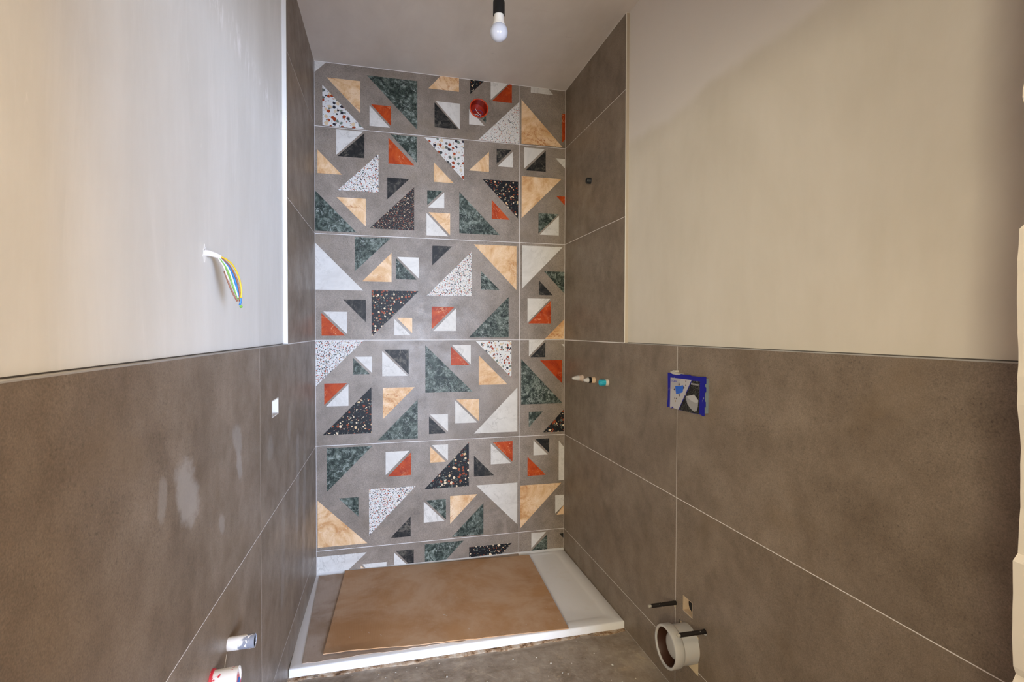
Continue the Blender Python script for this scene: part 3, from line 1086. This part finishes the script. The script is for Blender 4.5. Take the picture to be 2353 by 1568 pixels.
link_obj('plug', lathe('plug', [(.034, .0150), (.038, .0152), (.050, .0105), (.060, .0070), (.063, .0055), (.0635, .002)], o, AXR, 28), m_plug, pk)
pt_ = thing('pipe_plug', rpt(-.657, 1.159, 0), 'turquoise cap on the pipe end farthest from the patterned wall', 'pipe plug', 'pipe ends of the shower mixer')
o = rpt(-.657, 1.159, 0)
link_obj('sleeve', lathe('sleeve', [(-.008, .016), (.003, .0178), (.006, .0172), (.016, .0165), (.016, .013)], o, AXR, 28), flat('sleeve_cream', (.58, .50, .42), .6), pt_)
link_obj('cap', lathe('cap', [(.012, .0150), (.014, .0162), (.044, .0160), (.046, .0145), (.046, .0120), (.034, .0115), (.034, .001)], o, AXR, 28), flat('turquoise_cap', (.02, .33, .46), .35), pt_)
link_obj('cap_clip', prism('cap_clip', rect(-.657 - .0155, -.657 - .004, 1.159 - .006, 1.159 + .010), fr, .016, .040), flat('turquoise_dark', (.03, .42, .52), .35), pt_)
ps = thing('pipe_stub', rpt(-.418, 2.252, 0), 'short black rubber pipe stub high on the right tiled wall', 'pipe stub')
o = rpt(-.418, 2.252, 0)
link_obj('stub', lathe('stub', [(-.008, .0165), (.024, .0165), (.0265, .015), (.0265, .0105), (.010, .010), (.010, .001)], o, AXR, 28), flat('black_rubber', (0.014, 0.015, 0.017), .5), ps)
link_obj('stub_collar', lathe('stub_collar', [(.0002, .0168), (.0002, .0195), (.002, .019), (.002, .0168)], o, AXR, 28, closed=True), flat('stub_collar', (.20, .16, .13), .7), ps)

# ---------------------------------------------------------------- waste pipe
MT['pvc'] = Mat('grey_pvc', .42, .5)
_m = MT['pvc']
_m.col(_m.mix(_m.math('MULTIPLY', _m.step(_m.noise(16, 5), .5, .7), .45), (.455, .445, .43), (.53, .44, .34)))
MT['pvc'] = _m.m
wp = thing('waste_pipe', rpt(-1.403, .245, 0), 'big pale grey toilet waste pipe socket sticking out of the right tiles near the floor', 'pipe')
o = rpt(-1.403, .243, 0)
link_obj('pipe_body', lathe('pipe_body', [(-.012, .070), (.062, .0702), (.062, .062), (-.012, .060)], o, AXR, 64, closed=True), MT['pvc'], wp)
link_obj('socket_ring', lathe('socket_ring', [(.060, .0700), (.064, .0745), (.068, .0772), (.096, .0775), (.1005, .0765), (.1015, .0750), (.1015, .0690), (.100, .0675), (.060, .0665)], o, AXR, 64, closed=True), MT['pvc'], wp)
link_obj('rubber_seal', lathe('rubber_seal', [(.094, .0674), (.096, .0665), (.090, .0645), (.060, .0615), (.030, .0610), (.030, .0490), (.026, .0490), (.026, .066), (.060, .0668)], o, AXR, 64, closed=True), flat('brown_seal', (.045, .018, .010), .35), wp)
link_obj('inner_plug', lathe('inner_plug', [(.0, .0475), (.064, .0475), (.071, .0450), (.074, .0400), (.075, .030), (.0755, .001)], o, AXR, 56), flat('inner_plug', (.42, .40, .375), .45), wp)
link_obj('back_plate', prism('back_plate', circ(-1.403, .243, .069, 40), fr, -.004, -.0012), MT['adhesive'], wp)

# threaded rods either side
for yy, zz, ln, lab in ((-1.309, .349, .116, 'black sleeved threaded rod farther from the camera, above and left of the waste pipe'),
                        (-1.500, .3405, .108, 'black sleeved threaded rod nearer the camera, beside the square opening')):
    t = thing('threaded_rod', rpt(yy, zz, 0), lab, 'rod', 'toilet fixing rods')
    o = rpt(yy, zz, -.006)
    link_obj('sleeve', lathe('sleeve', [(0, .0078), (.002, .0082), (ln - .008, .0078), (ln - .002, .0076), (ln - .002, .006)], o, (-1, 0, .01), 20), flat('black_sleeve', (.013, .010, .009), .4), t)
    link_obj('rod_tip', lathe('rod_tip', [(ln - .012, .0052), (ln + .008, .0052), (ln + .010, .0042)], o, (-1, 0, .01), 16), flat('zinc_tip', (.36, .34, .29), .45), t)
    pv = []
    for k in range(7):
        a = random.uniform(0, 6.28); dd = random.uniform(.02, ln - .02); s_ = random.uniform(.0012, .0026)
        c = o + V((-dd, math.cos(a) * .0078, math.sin(a) * .0078))
        pv.append((c, s_))
    vs, fs = [], []
    for c, s_ in pv:
        b0 = len(vs)
        for d in ((1, 0, 0), (-1, 0, 0), (0, 1, 0), (0, -1, 0), (0, 0, 1), (0, 0, -1)):
            vs.append(c + V(d) * s_)
        for q in ((0, 2, 4), (2, 1, 4), (1, 3, 4), (3, 0, 4), (2, 0, 5), (1, 2, 5), (3, 1, 5), (0, 3, 5)):
            fs.append([b0 + i for i in q])
    link_obj('plaster_specks', mesh('s', vs, fs), flat('speck', (.45, .40, .32), .9), t, kind='stuff')

# square opening
so = thing('conduit_box', rpt(-1.390, .345, -.02), 'small square conduit opening in the tile above the waste pipe', 'conduit box')
link_obj('box_lining', mesh('box_lining', [fr(u, v, d) for d in (-.001, -.024) for u, v in ((SQ[0][0], SQ[0][1]), (SQ[1][0], SQ[1][1]), (SQ[2][0], SQ[2][1]), (SQ[3][0], SQ[3][1]))] +
                            [fr(u, v, d) for d in (-.001, -.024) for u, v in ((SQ[0][0] + .004, SQ[0][1] + .004), (SQ[1][0] - .004, SQ[1][1] + .004), (SQ[2][0] - .004, SQ[2][1] - .004), (SQ[3][0] + .004, SQ[3][1] - .004))],
                            [[0, 1, 5, 4], [1, 2, 6, 5], [2, 3, 7, 6], [3, 0, 4, 7], [8, 9, 13, 12], [9, 10, 14, 13], [10, 11, 15, 14], [11, 8, 12, 15],
                             [0, 1, 9, 8], [1, 2, 10, 9], [2, 3, 11, 10], [3, 0, 8, 11], [4, 5, 13, 12], [5, 6, 14, 13], [6, 7, 15, 14], [7, 4, 12, 15]]), flat('opening_lining', (.50, .38, .26), .8), so)
link_obj('box_bottom', prism('box_bottom', rect(SQ[0][0] + .001, SQ[1][0] - .001, SQ[0][1] + .001, SQ[2][1] - .001), fr, -.030, -.022), flat('opening_lining', (.50, .38, .26), .8), so)
link_obj('dark_hole', prism('dark_hole', circ(-1.3885, .3745, .0245, 28), fr, -.0225, -.0216), flat('dark_hole', (.006, .005, .005), .9), so)

# ---------------------------------------------------------------- flush plate cover with its print
MT['cover_white'] = flat('cover_side', (.16, .20, .22), .5)
_b = Mat('cover_blue', .45, .25)
_b.col(_b.mix(_b.math('MULTIPLY', _b.step(_b.noise(45, 4, .65, .6, stretch=(1, 1, .5)), .66, .71), .8), (.006, .007, .25), (.50, .48, .45)))
fc = thing('flush_plate_cover', rpt(-1.39, 1.117, 0), 'blue and white printed protective cover over the flush plate opening', 'cover')
link_obj('cover_box', prism('cover_box', rect(-1.5095, -1.266, 1.130, 1.2545), fr, -.002, .0138), MT['cover_white'], fc)
front = [(-1.262, 1.257), (-1.300, 1.2575), (-1.304, 1.2555), (-1.352, 1.256), (-1.357, 1.2583), (-1.420, 1.259), (-1.424, 1.2572), (-1.492, 1.2582), (-1.495, 1.260), (-1.516, 1.2602),
         (-1.5165, 1.236), (-1.510, 1.234), (-1.509, 1.226), (-1.516, 1.223), (-1.5165, 1.207), (-1.509, 1.203), (-1.508, 1.174), (-1.514, 1.171), (-1.514, 1.154), (-1.508, 1.150), (-1.5075, 1.121), (-1.500, 1.1195),
         (-1.484, 1.123), (-1.430, 1.1205), (-1.400, 1.1215), (-1.345, 1.1195), (-1.300, 1.1205), (-1.290, 1.1175), (-1.278, 1.1185), (-1.274, 1.122), (-1.259, 1.118), (-1.257, 1.132), (-1.263, 1.150), (-1.264, 1.19)]
fp = link_obj('front_panel', prism('front_panel', front, fr, .0136, .0160), _b.m, fc)
m_wp = flat('print_white', (.44, .42, .43), .45)
m_wp2 = flat('print_white_shade', (.38, .36, .37), .45)
m_bk = Mat('print_black_marble', .5, .2)
m_bk.col(m_bk.mix(m_bk.math('MULTIPLY', m_bk.vein(60, .03), .6), (.010, .009, .009), (.22, .22, .18)))
m_dk = flat('print_brown', (.045, .012, .014), .5)
E_ = .0160


def prt(name, poly, k, mat):
    link_obj(name, prism(name, poly, fr, E_ - .0004, E_ + .00012 * k), mat, fp)


prt('print_white', [(-1.284, 1.239), (-1.429, 1.242), (-1.342, 1.1200), (-1.300, 1.1210), (-1.281, 1.1190)], 1, m_wp)
prt('print_fold', [(-1.284, 1.239), (-1.362, 1.2405), (-1.345, 1.226), (-1.336, 1.196), (-1.284, 1.194)], 2, m_wp2)
prt('print_black', [(-1.433, 1.240), (-1.482, 1.242), (-1.479, 1.1235), (-1.430, 1.1212), (-1.346, 1.1206)], 1, m_bk.m)
prt('print_blue', [(-1.318, 1.209), (-1.345, 1.2115), (-1.374, 1.217), (-1.375, 1.203), (-1.371, 1.190), (-1.346, 1.182), (-1.325, 1.1775)], 3, flat('print_sky_blue', (.012, .11, .56), .4))
prt('print_toilet', [(-1.395, 1.178), (-1.446, 1.190), (-1.473, 1.172), (-1.470, 1.150), (-1.463, 1.1325), (-1.447, 1.1275), (-1.436, 1.131), (-1.418, 1.139), (-1.403, 1.150), (-1.397, 1.163)], 3, flat('print_grey', (.30, .29, .29), .45))
prt('print_toilet_lid', [(-1.395, 1.178), (-1.446, 1.190), (-1.473, 1.172), (-1.472, 1.166), (-1.462, 1.1615), (-1.446, 1.162), (-1.428, 1.1655), (-1.414, 1.170)], 4, flat('print_light_grey', (.44, .43, .43), .45))


def tri_arrow(y, z, s, a):
    pts = []
    for k in range(3):
        b = math.radians(a + 120 * k)
        pts.append((y - s * math.cos(b), z + s * math.sin(b)))
    prt('print_arrow', pts, 3, m_dk)


tri_arrow(-1.3455, 1.2195, .0065, 90); tri_arrow(-1.3455, 1.2135, .005, 90)
tri_arrow(-1.3140, 1.1945, .0065, 180); tri_arrow(-1.3475, 1.1760, .0065, 270); tri_arrow(-1.3785, 1.2085, .0065, 0)
tri_arrow(-1.392, 1.2335, .0042, 270); tri_arrow(-1.392, 1.2185, .0042, 90)
tri_arrow(-1.3155, 1.1605, .0042, 0); tri_arrow(-1.3275, 1.1610, .0042, 180)
prt('print_bar', rect(-1.4075, -1.4035, 1.2235, 1.2315), 3, m_wp2)
prt('print_bar', rect(-1.3235, -1.3205, 1.1465, 1.1535), 3, flat('print_ochre', (.28, .17, .03), .5))
prt('print_chip', [(-1.292, 1.1245), (-1.305, 1.1265), (-1.307, 1.1225), (-1.296, 1.1200)], 3, _b.m)
link_obj('plaster_smear', prism('plaster_smear', [(-1.285, 1.257), (-1.283, 1.264), (-1.290, 1.262), (-1.297, 1.2655), (-1.303, 1.2695), (-1.316, 1.2695), (-1.319, 1.262), (-1.352, 1.2595), (-1.356, 1.2565), (-1.33, 1.2525), (-1.30, 1.254)], fr, -.0002, .0168), flat('smear', (.46, .43, .38), .9), fc)


def text_on_right(txt, y, z, h, wid, mat, k):
    cu = bpy.data.curves.new('t', 'FONT')
    cu.body = txt
    cu.size = 1.0
    cu.offset = 0.008
    to = bpy.data.objects.new('t', cu)
    COL.objects.link(to)
    bpy.context.view_layer.update()
    dg = bpy.context.evaluated_depsgraph_get()
    me = bpy.data.meshes.new_from_object(to.evaluated_get(dg))
    bpy.data.objects.remove(to)
    xs = [v.co.x for v in me.vertices]; ys = [v.co.y for v in me.vertices]
    x0, x1, y0, y1 = min(xs), max(xs), min(ys), max(ys)
    for v in me.vertices:
        a = (v.co.x - x0) / (x1 - x0); b = (v.co.y - y0) / (y1 - y0)
        v.co = fr(y - a * wid, z + b * h, E_ + .00012 * k)
    link_obj('print_lettering', me, mat, fp)


text_on_right('SIGMA', -1.2905, 1.2235, .0082, .0415, flat('print_blue_text', (.05, .07, .42), .5), 4)
text_on_right('GEBERIT', -1.4345, 1.2250, .0062, .0425, flat('print_white_text', (.50, .48, .50), .5), 3)
prt('print_square', rect(-1.4325, -1.4275, 1.2250, 1.2312), 3, flat('print_white_square', (.50, .48, .50), .5))

# ---------------------------------------------------------------- left wall: box, pipes, wires


def lpt(y, z, d):
    return V(fl(y, z, d))


lb = thing('recessed_box', lpt(-1.078, 1.110, -.03), 'small rectangular recess with a white lining in the left tiles', 'recessed box')
m_lin = flat('white_lining', (.72, .70, .66), .55)
u0, v0 = LB[0]; u1, v1 = LB[2]
w_ = .004
o4 = [(u0, v0), (u1, v0), (u1, v1), (u0, v1)]
i4 = [(u0 + w_, v0 + w_), (u1 - w_, v0 + w_), (u1 - w_, v1 - w_), (u0 + w_, v1 - w_)]
qv = [fl(u, v, .0004) for u, v in o4] + [fl(u, v, -.034) for u, v in o4] + [fl(u, v, .0004) for u, v in i4] + [fl(u, v, -.034) for u, v in i4]
qf = []
for a in range(4):
    b = (a + 1) % 4
    qf += [[a, b, 4 + b, 4 + a], [8 + a, 8 + b, 12 + b, 12 + a], [a, b, 8 + b, 8 + a], [4 + a, 4 + b, 12 + b, 12 + a]]
link_obj('box_frame', mesh('box_frame', qv, qf), m_lin, lb)
link_obj('box_bottom', prism('box_bottom', rect(u0 + .001, u1 - .001, v0 + .001, v1 - .001), fl, -.038, -.031), m_lin, lb)
link_obj('box_screw_strip', prism('box_screw_strip', rect(u1 - .042, u1 - .034, v0 + .005, v1 - .005), fl, -.031, -.024), flat('brown_strip', (.16, .06, .035), .6), lb)
link_obj('clay_residue', prism('clay_residue', [(u0 + .005, v0 + .005), (u0 + .06, v0 + .005), (u0 + .05, v0 + .012), (u0 + .005, v0 + .018)], fl, -.031, -.026), flat('clay', (.42, .24, .10), .8), lb)

AXL = (1, 0, 0.02)


def painted(name, base, paint, thr, seed, grad=0.0):
    m = Mat(name, .38, .5)
    g = m.pos(False)
    q = m.noise(38, 5, .62, .5, vec=g)
    if grad:                                   # thicker paint towards the wall
        q = m.math('SUBTRACT', q, m.math('MULTIPLY', m.math('SUBTRACT', m.sep(g)[0], -0.006), grad))
    f = m.step(q, thr, thr + .05)
    m.col(m.mix(f, base, paint))
    return m.m


dp = thing('drain_pipe', lpt(-1.667, .613, 0), 'short grey drain pipe with white paint, the upper pipe on the left tiles', 'pipe')
o = lpt(-1.667, .613, 0)
link_obj('pipe_wall', lathe('pipe_wall', [(-.008, .0165), (.060, .0172), (.0635, .0175), (.0640, .0162), (.0625, .0152), (.020, .0150), (-.008, .0150)], o, AXL, 32, closed=True),
         painted('grey_pipe', (.26, .28, .34), (.86, .84, .82), .42, 1, 4.0), dp)
link_obj('pipe_bore', lathe('pipe_bore', [(.020, .0149), (.0622, .0151), (.0615, .0145), (.030, .0142), (.030, .001), (.020, .001)], o, AXL, 24, closed=True), MT['black'], dp)
link_obj('paint_drip', prism('paint_drip', [(-1.680, .596), (-1.683, .5965), (-1.700, .577), (-1.7005, .573), (-1.698, .573)], fl, -.0003, .0006), flat('white_paint', (.80, .78, .75), .6), dp)
rp = thing('water_pipe', lpt(-1.797, .598, 0), 'red pipe end smeared with white paint, the lowest pipe on the left tiles', 'pipe')
o = lpt(-1.797, .5985, 0)
link_obj('pipe_wall', lathe('pipe_wall', [(-.008, .0250), (.052, .0262), (.0575, .0268), (.0580, .0215), (.030, .0205), (-.008, .0205)], o, AXL, 36, closed=True),
         painted('red_pipe', (.62, .035, .06), (.86, .84, .82), .41, 2), rp)
link_obj('pipe_collar', lathe('pipe_collar', [(.0002, .0255), (.0002, .0300), (.005, .0285), (.006, .0255)], o, AXL, 36, closed=True), painted('red_collar', (.55, .02, .04), (.84, .80, .78), .52, 3), rp)
link_obj('pipe_end', lathe('pipe_end', [(.050, .0213), (.0545, .0213), (.0555, .018), (.056, .001)], o, AXL, 30), painted('red_end', (.60, .04, .06), (.84, .80, .78), .50, 4), rp)
link_obj('blue_liner', lathe('blue_liner', [(-.008, .0150), (.056, .0155), (.0575, .0140), (.0578, .001)], o + V((0, .004, -.0165)), AXL, 30), flat('blue_liner', (.01, .14, .52), .4), rp)

wb = thing('wire_bundle', lpt(-1.766, 1.603, -PL), 'bundle of yellow, blue and brown wires hanging out of the bright left plaster', 'wires')
P0 = V(fl(-1.768, 1.604, -PL - .004))
link_obj('sheath', tube('sheath', [P0, lpt(-1.764, 1.6035, -PL + .008), V((-.030, -1.758, 1.600)), V((-.021, -1.753, 1.596))], lambda t: .0085 - .0038 * t, 12), flat('white_sheath', (.84, .82, .80), .6), wb)
link_obj('hole_filler', prism('hole_filler', [(-1.7545, 1.596), (-1.760, 1.606), (-1.7615, 1.618), (-1.7645, 1.613), (-1.769, 1.624), (-1.7715, 1.614), (-1.777, 1.611), (-1.775, 1.603), (-1.781, 1.594), (-1.774, 1.592), (-1.770, 1.581), (-1.763, 1.588)], fl, -PL - .0003, -PL + .0009), flat('hole_filler', (.86, .85, .83), .8), wb)
link_obj('hole', prism('hole', circ(-1.7735, 1.6085, .0026, 12), fl, -PL, -PL + .0013), MT['black'], wb)
end = V((.0190, -1.745, 1.486))
for c, pts in (('yellow', [(-.024, -1.753, 1.598), (-.010, -1.750, 1.592), (.004, -1.748, 1.578), (.0165, -1.747, 1.550), (.0215, -1.746, 1.520), (.0205, -1.746, 1.500)]),
               ('brown', [(-.024, -1.754, 1.597), (-.014, -1.752, 1.589), (-.001, -1.750, 1.574), (.011, -1.749, 1.548), (.0175, -1.747, 1.518), (.0175, -1.746, 1.492)]),
               ('blue', [(-.025, -1.754, 1.596), (-.015, -1.751, 1.588), (-.004, -1.749, 1.574), (.006, -1.748, 1.550), (.0115, -1.747, 1.525), (.0155, -1.746, 1.505)]),
               ('paper', [(-.025, -1.757, 1.596), (-.014, -1.756, 1.584), (-.004, -1.755, 1.568), (.003, -1.752, 1.545), (.010, -1.750, 1.520), (.015, -1.748, 1.500)]),
               ('green', [(-.025, -1.757, 1.595), (-.018, -1.757, 1.586), (-.009, -1.757, 1.570), (.0, -1.755, 1.545), (.007, -1.751, 1.520), (.0150, -1.747, 1.497)]),
               ('white', [(-.026, -1.759, 1.595), (-.020, -1.760, 1.585), (-.013, -1.760, 1.573), (-.008, -1.759, 1.556), (-.003, -1.756, 1.540)]),
               ('brown', [(-.012, -1.760, 1.562), (-.004, -1.757, 1.535), (.004, -1.753, 1.512), (.013, -1.748, 1.492)]),
               ('blue', [(.0195, -1.7455, 1.500), (.0195, -1.745, 1.491), (.0175, -1.745, 1.483)])):
    link_obj('wire', tube('wire', pts, .0019 if c != 'blue' else .0024, 10), wc[c], wb)
link_obj('wire_tip', lathe('wire_tip', [(0, .0030), (.004, .0036), (.006, .002)], end + V((.0005, 0, -.004)), (.3, 0, -1), 12), wc['green'], wb)
